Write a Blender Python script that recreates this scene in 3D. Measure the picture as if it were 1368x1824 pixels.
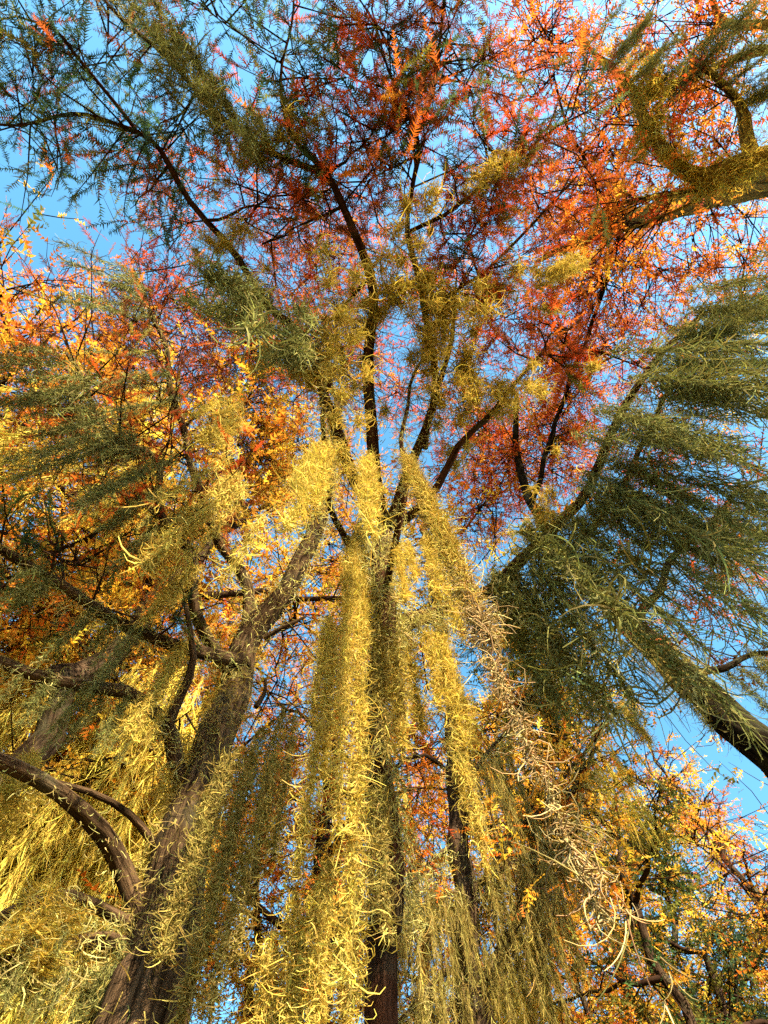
import bpy, math
import numpy as np
from mathutils import Matrix, Vector

for o in list(bpy.data.objects):
    bpy.data.objects.remove(o, do_unlink=True)
sc = bpy.context.scene
COL = sc.collection

# ------------------------------------------------------------------ camera
W0, H0, FPX = 1368.0, 1824.0, 1100.0          # photo size and focal length in photo pixels
ZEN = (648.0, 640.0)                          # where plumb lines meet (straight up)
CAMZ = 1.6
up_c = np.array([(ZEN[0]-W0/2)/FPX, (H0/2-ZEN[1])/FPX, -1.0]); up_c /= np.linalg.norm(up_c)
y_c = np.array([0.0, -1.0, 0.0]); y_c -= up_c*np.dot(y_c, up_c); y_c /= np.linalg.norm(y_c)
x_c = np.cross(y_c, up_c)
WC = np.array([x_c, y_c, up_c])               # world <- camera
cam = bpy.data.cameras.new('camera'); camo = bpy.data.objects.new('camera', cam); COL.objects.link(camo)
M = Matrix([list(WC[i])+[0] for i in range(3)]+[[0, 0, 0, 1]]); M.translation = Vector((0, 0, CAMZ))
camo.matrix_world = M
cam.sensor_fit = 'VERTICAL'; cam.sensor_height = 36.0; cam.lens = FPX/H0*36.0
cam.clip_start = 0.02; cam.clip_end = 5000
sc.camera = camo

# ------------------------------------------------------------------ sky, sun, exposure
SUN_EL = math.radians(24); SUN_DIR = np.array([0.52, -0.854]); SUN_DIR /= np.linalg.norm(SUN_DIR)
w = bpy.data.worlds.new('World'); sc.world = w; w.use_nodes = True
nt = w.node_tree; nt.nodes.clear()
out = nt.nodes.new('ShaderNodeOutputWorld'); bg = nt.nodes.new('ShaderNodeBackground')
sky = nt.nodes.new('ShaderNodeTexSky'); sky.sky_type = 'NISHITA'; sky.sun_disc = False
sky.sun_elevation = SUN_EL; sky.sun_rotation = math.atan2(SUN_DIR[0], SUN_DIR[1])
sky.air_density = 1.0; sky.dust_density = 0.6; sky.ozone_density = 1.0
bg.inputs['Strength'].default_value = 0.12
hs = nt.nodes.new('ShaderNodeHueSaturation'); hs.inputs['Hue'].default_value = .478; hs.inputs['Saturation'].default_value = 1.25; hs.inputs['Value'].default_value = 1.15
nt.links.new(sky.outputs[0], hs.inputs['Color']); nt.links.new(hs.outputs[0], bg.inputs[0]); nt.links.new(bg.outputs[0], out.inputs[0])
sl = bpy.data.lights.new('sun', 'SUN'); sl.energy = 5.0; sl.angle = math.radians(0.5); sl.color = (1.0, 0.83, 0.58)
so = bpy.data.objects.new('sun', sl); COL.objects.link(so)
sd = Vector((SUN_DIR[0]*math.cos(SUN_EL), SUN_DIR[1]*math.cos(SUN_EL), math.sin(SUN_EL)))
so.rotation_euler = sd.to_track_quat('Z', 'Y').to_euler(); so.location = sd*60
vs = sc.view_settings; vs.view_transform = 'Standard'; vs.look = 'None'; vs.gamma = 1.0; vs.use_curve_mapping = False
vs.exposure = 2.12
cy = sc.cycles
cy.max_bounces = 3; cy.time_limit = 1000; cy.diffuse_bounces = 1; cy.glossy_bounces = 1; cy.transmission_bounces = 3; cy.transparent_max_bounces = 4
cy.use_adaptive_sampling = True; cy.adaptive_threshold = 0.022
cy.use_denoising = False

# ------------------------------------------------------------------ helpers
RNG = np.random.default_rng(7)
def ray(px, py):
    d = np.array([(px-W0/2)/FPX, (H0/2-py)/FPX, -1.0])
    return WC @ d
def at(px, py, h):
    d = ray(px, py); t = (h-CAMZ)/d[2]
    return np.array([0, 0, CAMZ]) + d*t
def at_d(px, py, dist):
    d = ray(px, py); t = dist/math.hypot(d[0], d[1])
    return np.array([0, 0, CAMZ]) + d*t
def norm(a): return a/np.maximum(np.linalg.norm(a, axis=-1, keepdims=True), 1e-9)
def rvec(n, rng=RNG): return norm(rng.normal(size=(n, 3)))
def rot(v, ax, ang):
    c = np.cos(ang)[:, None]; s = np.sin(ang)[:, None]
    return v*c + np.cross(ax, v)*s + ax*np.sum(ax*v, -1, keepdims=True)*(1-c)

def make_mesh(name, blocks, smooth=False):
    """blocks: list of (V, F, C or None, UV or None); F is (n,k)."""
    nv = sum(len(b[0]) for b in blocks)
    V = np.concatenate([b[0] for b in blocks]).astype(np.float32)
    off = 0; loops = []; starts = []; tot = 0; C = []; U = []
    hasc = blocks[0][2] is not None; hasu = len(blocks[0]) > 3 and blocks[0][3] is not None
    for b in blocks:
        F = b[1]+off; off += len(b[0])
        loops.append(F.ravel()); k = F.shape[1]
        starts.append(tot+np.arange(len(F))*k); tot += F.size
        if hasc: C.append(b[2])
        if hasu: U.append(b[3])
    loops = np.concatenate(loops).astype(np.int32); starts = np.concatenate(starts).astype(np.int32)
    me = bpy.data.meshes.new(name)
    me.vertices.add(nv); me.vertices.foreach_set('co', V.ravel())
    me.loops.add(len(loops)); me.loops.foreach_set('vertex_index', loops)
    me.polygons.add(len(starts)); me.polygons.foreach_set('loop_start', starts)
    if smooth: me.polygons.foreach_set('use_smooth', np.ones(len(starts), dtype=bool))
    if hasc:
        a = me.attributes.new('col', 'FLOAT_COLOR', 'POINT')
        C = np.concatenate(C); C = np.concatenate([C, np.ones((len(C), 1))], 1).astype(np.float32)
        a.data.foreach_set('color', C.ravel())
    if hasu:
        a = me.attributes.new('bark', 'FLOAT_VECTOR', 'POINT')
        a.data.foreach_set('vector', np.concatenate(U).astype(np.float32).ravel())
    me.update(calc_edges=True)
    return me

def batch_tubes(P, R, sides, C=None):
    """P (N,M,3), R (N,M): N thin tubes (sides>=3) or ribbons (sides==2)."""
    N, Mm, _ = P.shape
    T = np.empty_like(P); T[:, 1:-1] = P[:, 2:]-P[:, :-2]; T[:, 0] = P[:, 1]-P[:, 0]; T[:, -1] = P[:, -1]-P[:, -2]
    T = norm(T)
    ref = rvec(N)[:, None, :]
    A = norm(np.cross(T, np.broadcast_to(ref, T.shape))); B = np.cross(T, A)
    rings = []
    for k in range(sides):
        a = 2*math.pi*k/sides
        rings.append(P + (A*math.cos(a)+B*math.sin(a))*R[..., None])
    V = np.stack(rings, 2).reshape(-1, 3)
    n = np.arange(N)[:, None, None]*Mm*sides; m = np.arange(Mm-1)[None, :, None]*sides
    ks = np.arange(1 if sides == 2 else sides)[None, None, :]
    k2 = (ks+1) % sides
    F = np.stack([n+m+ks, n+m+k2, n+m+sides+k2, n+m+sides+ks], -1).reshape(-1, 4)
    if C is not None: C = np.repeat(C, Mm*sides, axis=0)
    return V, F, C

def resample(P, R, step):
    P = np.asarray(P, float); R = np.asarray(R, float)
    ext = np.vstack([2*P[0]-P[1], P, 2*P[-1]-P[-2]])
    op = []; orr = []
    for i in range(len(P)-1):
        p0, p1, p2, p3 = ext[i:i+4]
        n = max(2, int(np.linalg.norm(p2-p1)/step))
        for t in np.linspace(0, 1, n, endpoint=False):
            op.append(0.5*((2*p1)+(-p0+p2)*t+(2*p0-5*p1+4*p2-p3)*t*t+(-p0+3*p1-3*p2+p3)*t**3))
            orr.append(R[i]*(1-t)+R[i+1]*t)
    op.append(P[-1]); orr.append(R[-1])
    return np.array(op), np.array(orr)

def limb_mesh(P, R, sides, rough, seed):
    rng = np.random.default_rng(seed)
    n = len(P)
    T = np.gradient(P, axis=0); T = norm(T)
    A = np.zeros_like(P); a = np.cross(T[0], [0.3, 0.9, 0.1]); a /= np.linalg.norm(a)
    for i in range(n):
        a = a - T[i]*np.dot(a, T[i]); a /= np.linalg.norm(a); A[i] = a
    B = np.cross(T, A)
    s = np.concatenate([[0], np.cumsum(np.linalg.norm(np.diff(P, axis=0), axis=1))])
    ang = np.linspace(0, 2*math.pi, sides, endpoint=False)
    rr = np.ones((n, sides))
    for k in range(10):                                     # fluting, knots and ridges
        m = rng.integers(1, max(2, sides//2)); f = rng.uniform(.4, 9); 
        rr += rough*rng.uniform(.3, 1)/(1+.10*m)*np.sin(m*ang[None, :]+f*s[:, None]+rng.uniform(0, 6.28)+1.3*np.sin(s[:, None]*rng.uniform(.5, 3)))*.35
    V = P[:, None, :] + (A[:, None, :]*np.cos(ang)[None, :, None]+B[:, None, :]*np.sin(ang)[None, :, None])*(R[:, None]*rr)[..., None]
    U = np.stack([np.cos(ang)[None, :]*R[:, None], np.sin(ang)[None, :]*R[:, None], np.repeat(s[:, None], sides, 1)], -1)
    i = np.arange(n-1)[:, None]*sides; k = np.arange(sides)[None, :]; k2 = (k+1) % sides
    F = np.stack([i+k, i+k2, i+sides+k2, i+sides+k], -1).reshape(-1, 4)
    V = V.reshape(-1, 3); U = U.reshape(-1, 3)
    V = np.vstack([V, P[-1:]+T[-1:]*R[-1]]); U = np.vstack([U, U[-1:]])
    k = np.arange(sides); base = (n-1)*sides
    F2 = np.stack([base+k, base+(k+1) % sides, np.full(sides, len(V)-1)], -1)
    return [(V, F, None, U), (np.zeros((0, 3)), F2-len(V), None, np.zeros((0, 3)))]

def obj(name, me, parent=None, mat=None, **props):
    if mat is not None and not me.materials: me.materials.append(mat)
    o = bpy.data.objects.new(name, me); COL.objects.link(o)
    if parent is not None: o.parent = parent
    for k, v in props.items(): o[k] = v
    return o

# ------------------------------------------------------------------ materials
def new_mat(name):
    m = bpy.data.materials.new(name); m.use_nodes = True; n = m.node_tree; n.nodes.clear()
    return m, n, n.nodes.new('ShaderNodeOutputMaterial')
def leafy(name, trans, tint, rough=0.6, spec=0.0):
    m, n, o = new_mat(name)
    a = n.nodes.new('ShaderNodeAttribute'); a.attribute_name = 'col'
    d = n.nodes.new('ShaderNodeBsdfDiffuse'); t = n.nodes.new('ShaderNodeBsdfTranslucent'); mx = n.nodes.new('ShaderNodeMixShader')
    mul = n.nodes.new('ShaderNodeMix'); mul.data_type = 'RGBA'; mul.blend_type = 'MULTIPLY'; mul.inputs[0].default_value = 1
    mul.inputs[7].default_value = (*tint, 1)
    n.links.new(a.outputs['Color'], mul.inputs[6]); n.links.new(a.outputs['Color'], d.inputs[0]); n.links.new(mul.outputs[2], t.inputs[0])
    mx.inputs[0].default_value = trans
    n.links.new(d.outputs[0], mx.inputs[1]); n.links.new(t.outputs[0], mx.inputs[2]); n.links.new(mx.outputs[0], o.inputs[0])
    return m
MAT_LEAF = leafy('cypress_leaf', 0.45, (1.0, 0.9, 0.7))
MAT_MOSS_SHADE = leafy('shaded_moss_strand', 0.22, (1.0, 0.95, 0.7))  # less translucent copy for moss with shade in its colour
MAT_MOSS = leafy('moss_strand', 0.33, (1.0, 0.92, 0.6))
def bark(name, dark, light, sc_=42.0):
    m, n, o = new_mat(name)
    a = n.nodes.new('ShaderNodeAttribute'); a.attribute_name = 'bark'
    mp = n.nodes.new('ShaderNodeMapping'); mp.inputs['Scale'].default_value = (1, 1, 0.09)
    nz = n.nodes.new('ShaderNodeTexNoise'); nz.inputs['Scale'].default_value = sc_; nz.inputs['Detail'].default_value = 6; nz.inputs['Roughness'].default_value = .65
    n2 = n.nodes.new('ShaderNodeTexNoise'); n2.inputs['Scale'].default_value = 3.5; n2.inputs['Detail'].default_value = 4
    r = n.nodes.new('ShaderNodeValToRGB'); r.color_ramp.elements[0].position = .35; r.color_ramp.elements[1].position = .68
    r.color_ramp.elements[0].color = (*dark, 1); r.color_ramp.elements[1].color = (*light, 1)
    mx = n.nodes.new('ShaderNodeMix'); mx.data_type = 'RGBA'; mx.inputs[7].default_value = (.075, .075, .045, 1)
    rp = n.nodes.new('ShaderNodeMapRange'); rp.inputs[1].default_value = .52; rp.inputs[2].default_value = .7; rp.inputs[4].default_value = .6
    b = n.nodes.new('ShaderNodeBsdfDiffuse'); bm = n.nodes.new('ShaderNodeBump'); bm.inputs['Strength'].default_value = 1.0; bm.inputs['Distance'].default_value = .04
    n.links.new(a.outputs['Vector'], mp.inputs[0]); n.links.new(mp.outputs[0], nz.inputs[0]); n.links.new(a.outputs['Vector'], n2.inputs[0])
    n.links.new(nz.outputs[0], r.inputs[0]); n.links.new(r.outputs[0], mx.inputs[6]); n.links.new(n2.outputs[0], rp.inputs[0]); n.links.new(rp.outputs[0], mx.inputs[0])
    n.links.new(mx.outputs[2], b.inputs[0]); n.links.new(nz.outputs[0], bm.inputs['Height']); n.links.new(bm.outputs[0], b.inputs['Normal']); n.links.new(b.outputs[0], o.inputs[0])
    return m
MAT_BARK = bark('cypress_bark', (.006, .004, .003), (.10, .065, .04))
MAT_BARK_BROWN = bark('sunlit_brown_bark', (.008, .005, .003), (.13, .082, .045))
MAT_BARK_PALE = bark('pale_yellow_mossed_bark', (.05, .035, .012), (.46, .34, .09))
MAT_BARK_SHADE = bark('shaded_dark_bark', (.003, .0025, .002), (.030, .022, .014))  # near-black tones paint shade onto the right-hand trunk
MAT_BARK_RED = bark('reddish_cypress_bark', (.012, .006, .004), (.10, .045, .025))
m, n, o_ = new_mat('twig_bark')
d = n.nodes.new('ShaderNodeBsdfDiffuse'); nz = n.nodes.new('ShaderNodeTexNoise'); nz.inputs['Scale'].default_value = 9
r = n.nodes.new('ShaderNodeValToRGB'); r.color_ramp.elements[0].color = (.010, .006, .005, 1); r.color_ramp.elements[1].color = (.05, .028, .018, 1)
n.links.new(nz.outputs[0], r.inputs[0]); n.links.new(r.outputs[0], d.inputs[0]); n.links.new(d.outputs[0], o_.inputs[0]); MAT_TWIG = m
m, n, o_ = new_mat('leaf_litter')
d = n.nodes.new('ShaderNodeBsdfDiffuse'); nz = n.nodes.new('ShaderNodeTexNoise'); nz.inputs['Scale'].default_value = 6; nz.inputs['Detail'].default_value = 8
tc = n.nodes.new('ShaderNodeTexCoord')
r = n.nodes.new('ShaderNodeValToRGB'); r.color_ramp.elements[0].position = .35; r.color_ramp.elements[1].position = .65
r.color_ramp.elements[0].color = (.06, .075, .02, 1); r.color_ramp.elements[1].color = (.22, .10, .03, 1)
n.links.new(tc.outputs['Object'], nz.inputs[0]); n.links.new(nz.outputs[0], r.inputs[0]); n.links.new(r.outputs[0], d.inputs[0]); n.links.new(d.outputs[0], o_.inputs[0]); MAT_GROUND = m

# ------------------------------------------------------------------ ground (one sheet to the horizon)
g = np.concatenate([[-2000, -600, -200, -80], np.linspace(-40, 40, 41), [80, 200, 600, 2000]])
gx, gy = np.meshgrid(g, g, indexing='ij'); k = len(g)
gz = .06*np.sin(gx*.31+1)*np.cos(gy*.27) - .05
idx = np.arange(k*k).reshape(k, k)
F = np.stack([idx[:-1, :-1], idx[1:, :-1], idx[1:, 1:], idx[:-1, 1:]], -1).reshape(-1, 4)
obj('ground', make_mesh('ground', [(np.stack([gx, gy, gz], -1).reshape(-1, 3), F, None)], True), None, MAT_GROUND, kind='structure', label='ground of grass and fallen rust-coloured needles under the trees')

# ------------------------------------------------------------------ foliage sprays
def spray_template(pairs, lw, ll, seed=0):
    V = []; F = []; rg = np.random.default_rng(seed); bend = rg.normal(0, .10); droop = rg.uniform(.02, .22)
    def tri(a, b, c):
        i = len(V); V.extend([a, b, c]); F.append((i, i+1, i+2))
    tri((0, -.010, 0), (0, .010, 0), (1, bend, -droop))
    for i in range(pairs):
        x = .08+.9*i/pairs; l = ll*math.sin(math.pi*(.12+.86*(i+.5)/pairs))**.7+.02
        for s in (-1, 1):
            keep = rg.random(); q = l*rg.uniform(.55, 1.2); y0 = bend*x; z0 = -droop*x; a_ = rg.uniform(.35, .8); zz = rg.normal(0, .35)*q
            if keep < .12: q *= .15
            tri((x-lw, y0, z0), (x+lw, y0+.004*s, z0), (x+a_*q, y0+s*q*.9, z0+zz))
    return np.array(V, float), np.array(F)
SPR_NEAR = [spray_template(17, .021, .15, k) for k in range(6)]
SPR_FAR = [spray_template(5, .072, .22, 50+k) for k in range(6)]

def jitter_col(base, n, rng, v=.25):
    f = np.exp(rng.normal(0, v, (n, 1))); h = rng.normal(0, .07, (n, 3))
    return np.clip(base*f*(1+h), .004, .92)

RED = (.52, .085, .020); RUST = (.34, .085, .025); ORANGE = (.66, .20, .028); AMBER = (.72, .33, .040); GOLD = (.78, .47, .055)
BROWN = (.13, .045, .022); OLIVE = (.16, .16, .035); GREEN = (.055, .10, .035); TEAL = (.045, .085, .055); YELLOW = (.80, .58, .09)
PINK = (.50, .15, .09)
P_RED = [(RED, 3), (RUST, 1.2), (ORANGE, 4), (PINK, 1.2), (AMBER, 1.5)]
P_RUST = [(RUST, 4), (BROWN, 2), (RED, 2), (ORANGE, 2), (OLIVE, .6)]
P_ORANGE = [(ORANGE, 4), (AMBER, 3), (RUST, 1.2), (GOLD, 1.2)]
P_GOLD = [(GOLD, 4), (AMBER, 3), (YELLOW, 2), (ORANGE, 1.5), (OLIVE, .8)]
P_OLIVE = [(OLIVE, 4), (GOLD, 2.5), (GREEN, 2), (AMBER, 1)]
P_GREEN = [(GREEN, 4), (OLIVE, 3), (TEAL, 1), (GOLD, .7)]
P_NEAR = [(RED, 1.4), (RUST, 2.8), (BROWN, 1.6), (ORANGE, .8), (GREEN, 2.6), (OLIVE, 1.8), (TEAL, 1.4)]
P_NEAR2 = [(RED, 3), (RUST, 3), (BROWN, 1), (ORANGE, 1.6), (OLIVE, 1)]
P_NEARG = [(TEAL, 3), (GREEN, 4), (OLIVE, 2), (RUST, 1.2)]
P_DARK = [(BROWN, 3), (RUST, 2), (GREEN, 1)]

class Tree:
    def __init__(s, name, label, group=None, kx=1.0, mat=MAT_BARK, seed=1):
        s.kx = kx; s.mat = mat; s.rng = np.random.default_rng(seed); s.seed = seed
        s.root = bpy.data.objects.new(name, None); COL.objects.link(s.root)
        s.root['label'] = label; s.root['category'] = 'tree'
        if group: s.root['group'] = group
        s.nlimbs = 0; s.nodes = []; s.noder = []; s.br = []; s.tw = []; s.sp = {'near': [], 'far': []}; s.moss = []
    def pt(s, p):
        if len(p) == 3: return at(p[0], p[1], CAMZ+(p[2]-CAMZ)*s.kx)
        return np.array(p[1])
    def limb(s, pts, r0, r1, name='limb', sides=9, rough=.16, wob=.03, step=.14, mat=None, rad=None):
        P = np.array([s.pt(p) for p in pts]); n = len(P)
        R = np.array(rad) if rad is not None else np.linspace(r0, r1, n)
        P, R = resample(P, R, step)
        q = np.cumsum(np.linalg.norm(np.gradient(P, axis=0), axis=1))
        for k in range(3):
            f = s.rng.uniform(2, 7); ph = s.rng.uniform(0, 6.28, 3)
            P = P + wob*np.minimum(1, q/.4)[:, None]*np.sin(q[:, None]*f+ph)*.5
        s.seed += 1
        o = obj(name, make_mesh(name, limb_mesh(P, R, sides, rough, s.seed), True), s.root, mat or s.mat)
        s.nodes.append(P); s.noder.append(R); s.nlimbs = len(s.nodes)
        return P, R
    def trunk(s, pts, base, r0, r1, sides=26, rough=.2, rad=None, wob=.03, **k):
        b = np.array([base[0], base[1], -.15])
        s.root.location = (b[0], b[1], 0); s.root_inv()
        return s.limb([('w', b)]+list(pts), r0, r1, 'trunk', sides, rough, wob=wob, rad=rad, **k)
    def root_inv(s): pass
    def twiglets(s, A, B, n2, l2, sag=.12):
        """level-2 twiglets from twigs A->B; returns start, end"""
        N = len(A); i = np.repeat(np.arange(N), n2); t = s.rng.uniform(.25, 1, len(i))[:, None]
        st = A[i]*(1-t)+B[i]*t; dirn = norm(norm(B-A)[i]*.7+rvec(len(i), s.rng)*.8+np.array([0, 0, -.15]))
        en = st+dirn*(l2*s.rng.uniform(.5, 1.3, len(i)))[:, None]
        return i, st, en
    def leafset(s, A, B, pal, per, size, kind):
        """sprays along twiglets A->B; one palette pick for each twig"""
        rng = s.rng; N = len(A)
        cols = np.array([p[0] for p in pal]); wts = np.array([p[1] for p in pal], float); wts /= wts.sum()
        ci = cols[rng.choice(len(cols), N, p=wts)]
        i = np.repeat(np.arange(N), per); t = rng.uniform(.1, 1.05, len(i))[:, None]
        pos = A[i]*(1-t)+B[i]*t
        dirn = norm(norm(B-A)[i]*.6+rvec(len(i), rng)*.75+np.array([0, 0, -.18]))
        sz = size*rng.uniform(.4, 1.35, len(i))
        s.sp[kind].append((pos, dirn, sz, jitter_col(ci[i], len(i), rng)))
    def grow(s, A, B, n2, l2, pal, per, size, kind='far', r=.008):
        """twigs A->B with side twiglets and sprays"""
        mid = (A+B)/2+rvec(len(A), s.rng)*.12*np.linalg.norm(B-A, axis=1, keepdims=True)
        P = np.stack([A, (A+mid)/2+(mid-A)*.1, mid, (mid+B)/2, B], 1)
        s.tw.append((P, np.linspace(1, .35, 5)[None, :]*r*np.ones((len(A), 1))))
        i, st, en = s.twiglets(A, B, n2, l2)
        m2 = (st+en)/2+rvec(len(st), s.rng)*.1*l2
        s.tw.append((np.stack([st, m2, en], 1), np.array([.5, .4, .2])[None, :]*r*np.ones((len(st), 1))))
        s.leafset(st, en, pal, per, size, kind)
        s.leafset((A+B)/2, B, pal, max(1, per), size, kind)
    def along(s, P, R, n, length, pal, n2=3, per=3, size=.2, kind='far', t0=.15, r=.01, upb=.15):
        """side shoots straight off a limb"""
        k = s.rng.uniform(t0, 1, n)*(len(P)-1); i = k.astype(int).clip(0, len(P)-2); f = (k-i)[:, None]
        A = P[i]*(1-f)+P[i+1]*f; T = norm(P[i+1]-P[i])
        L = (length*s.rng.uniform(.4, 1.2, n))[:, None]
        B = A+norm(T*.6+rvec(n, s.rng)*np.array([1, 1, .6])+np.array([0, 0, upb]))*L
        s.grow(A, B, n2, length*.4, pal, per, size, kind, r)
    def cluster(s, c, rad, n, pal, n2=3, per=4, size=.22, kind='far', r=.012, flat=.65, rb=.03):
        """a leafy bough: a branch from the nearest limb to c, twigs fanning out around c"""
        c = s.pt(c) if not isinstance(c, np.ndarray) else c
        N = np.concatenate(s.nodes); NR = np.concatenate(s.noder)
        dist = np.linalg.norm(N-c, axis=1)+.6*np.maximum(0, N[:, 2]-c[2]); j = dist.argmin(); a = N[j]
        v = c-a; L = np.linalg.norm(v)
        u = np.linspace(0, 1, 9)[:, None]
        e = c+v/max(L, .1)*rad*.5
        ctl = (a+e)/2+np.array([0, 0, .12*L])+rvec(1, s.rng)[0]*.14*L
        P = (1-u)**2*a+2*u*(1-u)*ctl+u*u*e
        P[1:-1] += s.rng.normal(0, .02*L, (7, 3))
        r0 = min(NR[j]*.8, rb*(1+.12*L)); R = np.linspace(r0, .3*rb*.5, 9)
        s.br.append((P[None], R[None])); s.nodes.append(P[3:]); s.noder.append(R[3:])
        k = s.rng.uniform(max(0, 1-1.6*rad/max(L, .1)), 1, n)*8; i = k.astype(int).clip(0, 7); f = (k-i)[:, None]
        A = P[i]*(1-f)+P[i+1]*f
        d = rvec(n, s.rng)*np.array([1, 1, flat])
        B = A+d*(rad*s.rng.uniform(.35, 1.05, n))[:, None]
        s.grow(A, B, n2, rad*.38, pal, per, size, kind, r)
    def coat(s, P, R, n, hang=.12, thick=.03, w=.004, t0=0, t1=1, col=(.40, .36, .13), spread=1.0):
        """moss fur wrapped round a limb, hanging off it"""
        rng = s.rng; n = int(n*.42); w *= 1.5; hang *= 1.35
        k = rng.uniform(t0, t1, n)*(len(P)-1); i = k.astype(int).clip(0, len(P)-2); f = (k-i)[:, None]
        A = P[i]*(1-f)+P[i+1]*f; rr = R[i]
        o = rvec(n, rng); T = norm(P[i+1]-P[i]); o = norm(o-T*np.sum(o*T, -1, keepdims=True))
        A = A+o*(rr*.95+thick*np.abs(rng.normal(0, 1, n)))[:, None] - np.array([0, 0, 1])*(hang*spread*rng.random(n)**2)[:, None]
        D = norm(o*.6+rvec(n, rng)*.8+np.array([0, 0, -.9]))
        s.moss.append(filaments(A, D, hang*rng.uniform(.4, 1.3, n), rng.uniform(1.2, 4.4, n)*rng.choice([-1, 1], n), 6, w*.85, 2, col, rng))
    def finish(s):
        if s.br or s.tw:
            bl = []
            for P, R in s.br: bl.append(batch_tubes(P, R, 6))
            if bl: obj('branches', make_mesh('branches', bl, True), s.root, MAT_TWIG, kind='stuff')
            bl = [batch_tubes(P, R, 3) for P, R in s.tw]
            if bl: obj('twigs', make_mesh('twigs', bl), s.root, MAT_TWIG, kind='stuff')
        bl = []
        for kind, TT in (('near', SPR_NEAR), ('far', SPR_FAR)):
            if not s.sp[kind]: continue
            pos_, d_, sz_, c_ = [np.concatenate(x) for x in zip(*s.sp[kind])]
            pick = s.rng.integers(0, len(TT), len(pos_))
            for v, T in enumerate(TT):
                m_ = pick == v; pos, d, sz, c = pos_[m_], d_[m_], sz_[m_], c_[m_]
                N = len(pos); V = T[0]
                if N == 0: continue
                n_ = norm(rvec(N, s.rng)*.7+np.array([0, 0, .9])); b = norm(np.cross(n_, d)); n_ = np.cross(d, b)
                X = pos[:, None, :]+sz[:, None, None]*(V[None, :, 0:1]*d[:, None, :]+V[None, :, 1:2]*b[:, None, :]+V[None, :, 2:3]*n_[:, None, :])
                F = (T[1][None]+(np.arange(N)*len(V))[:, None, None]).reshape(-1, 3)
                bl.append((X.reshape(-1, 3), F, np.repeat(c, len(V), axis=0)))
        if bl: obj('crown', make_mesh('crown', bl), s.root, MAT_LEAF, kind='stuff')
        if s.moss: obj('moss_coat', make_mesh('moss_coat', s.moss), s.root, MAT_MOSS, kind='stuff')
        for c in s.root.children: c.data.transform(Matrix.Translation(-s.root.location))

# ------------------------------------------------------------------ spanish moss
MOSS = np.array([.47, .36, .080]); MOSS_SHADE_GREEN = np.array([.165, .165, .055]); MOSS_SHADE_OLIVE = np.array([.25, .20, .055]); MOSS_DRY = np.array([.42, .31, .14])  # two darkest tones paint shade into the moss, the green also fresher growth
def filaments(A, D, L, kap, Mm, w, sides, col, rng, grav=.10):
    n = len(A); ax = norm(np.cross(D, rvec(n, rng)))
    P = np.empty((n, Mm, 3)); P[:, 0] = A; d = D.copy(); st = (L/(Mm-1))[:, None]
    for k in range(1, Mm):
        P[:, k] = P[:, k-1]+d*st
        d = norm(rot(d, ax, kap/(Mm-1))+np.array([0, 0, -grav]))
    R = w*.5*np.linspace(1.0, .45, Mm)[None, :]*rng.uniform(.7, 1.25, n)[:, None]
    C = jitter_col(np.asarray(col)*np.ones((n, 3)), n, rng, .32)
    return batch_tubes(P, R, sides, C)

def moss_block(rng, cords, fl=.055, w=.004, sides=2, Mm=5, col=MOSS, curl=(1.0, 3.6), down=.55, outw=.5, col2=None, core=True):
    """cords: list of (x, y, z0, length, radius, n): ragged hanging tails of curled strands"""
    bl = []; Lmax = max(c[3] for c in cords)
    for x, y, z0, L, r, n in cords:
        t = rng.random(n)**.9
        drift = np.cumsum(rng.normal(0, 1, (12, 2)), 0)*r*.20
        dx = np.interp(t, np.linspace(0, 1, 12), drift[:, 0]); dy = np.interp(t, np.linspace(0, 1, 12), drift[:, 1])
        lump = 1+.35*np.sin(t*rng.uniform(8, 18)+rng.uniform(0, 6))
        rr = r*lump*np.clip((1-t), .02, 1)**.55*np.clip(t*6+.35, 0, 1)
        th = rng.uniform(0, 2*math.pi, n); q = np.sqrt(rng.random(n))
        off = np.stack([np.cos(th)*q, np.sin(th)*q, np.zeros(n)], 1)
        A = np.stack([x+dx, y+dy, z0-t*L], 1)+off*rr[:, None]
        D = norm(rvec(n, rng)*.8+off*outw+np.array([0, 0, -down]))
        c = col if col2 is None else np.where((t*L/Lmax > .70+.14*(rng.random(n)-.5))[:, None], col2, col)
        bl.append(filaments(A, D, fl*(.35+rng.gamma(1.6, .45, n).clip(0, 2.2)), rng.uniform(*curl, n)*rng.choice([-1, 1], n), Mm, w, sides, c, rng))
        if not core: continue
        # the core cords the strands cling to
        m = max(4, n//160); tt = np.linspace(0, 1, 9)[None, :, None]
        c0 = np.array([x, y, z0])+rng.normal(0, r*.25, (m, 3))
        Lk = L*rng.uniform(.7, 1.02, m)[:, None, None]
        Pk = c0[:, None, :]+np.concatenate([np.zeros((m, 9, 2)), -tt*Lk], 2)
        Pk[..., 0] += np.interp(tt[0, :, 0], np.linspace(0, 1, 12), drift[:, 0]); Pk[..., 1] += np.interp(tt[0, :, 0], np.linspace(0, 1, 12), drift[:, 1])
        Pk[:, 1:] += rng.normal(0, .02, (m, 8, 3))
        bl.append(batch_tubes(Pk, np.full((m, 9), w*.3), 2, jitter_col(np.asarray(col)*.6*np.ones((m, 3)), m, rng)))
    return bl

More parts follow.
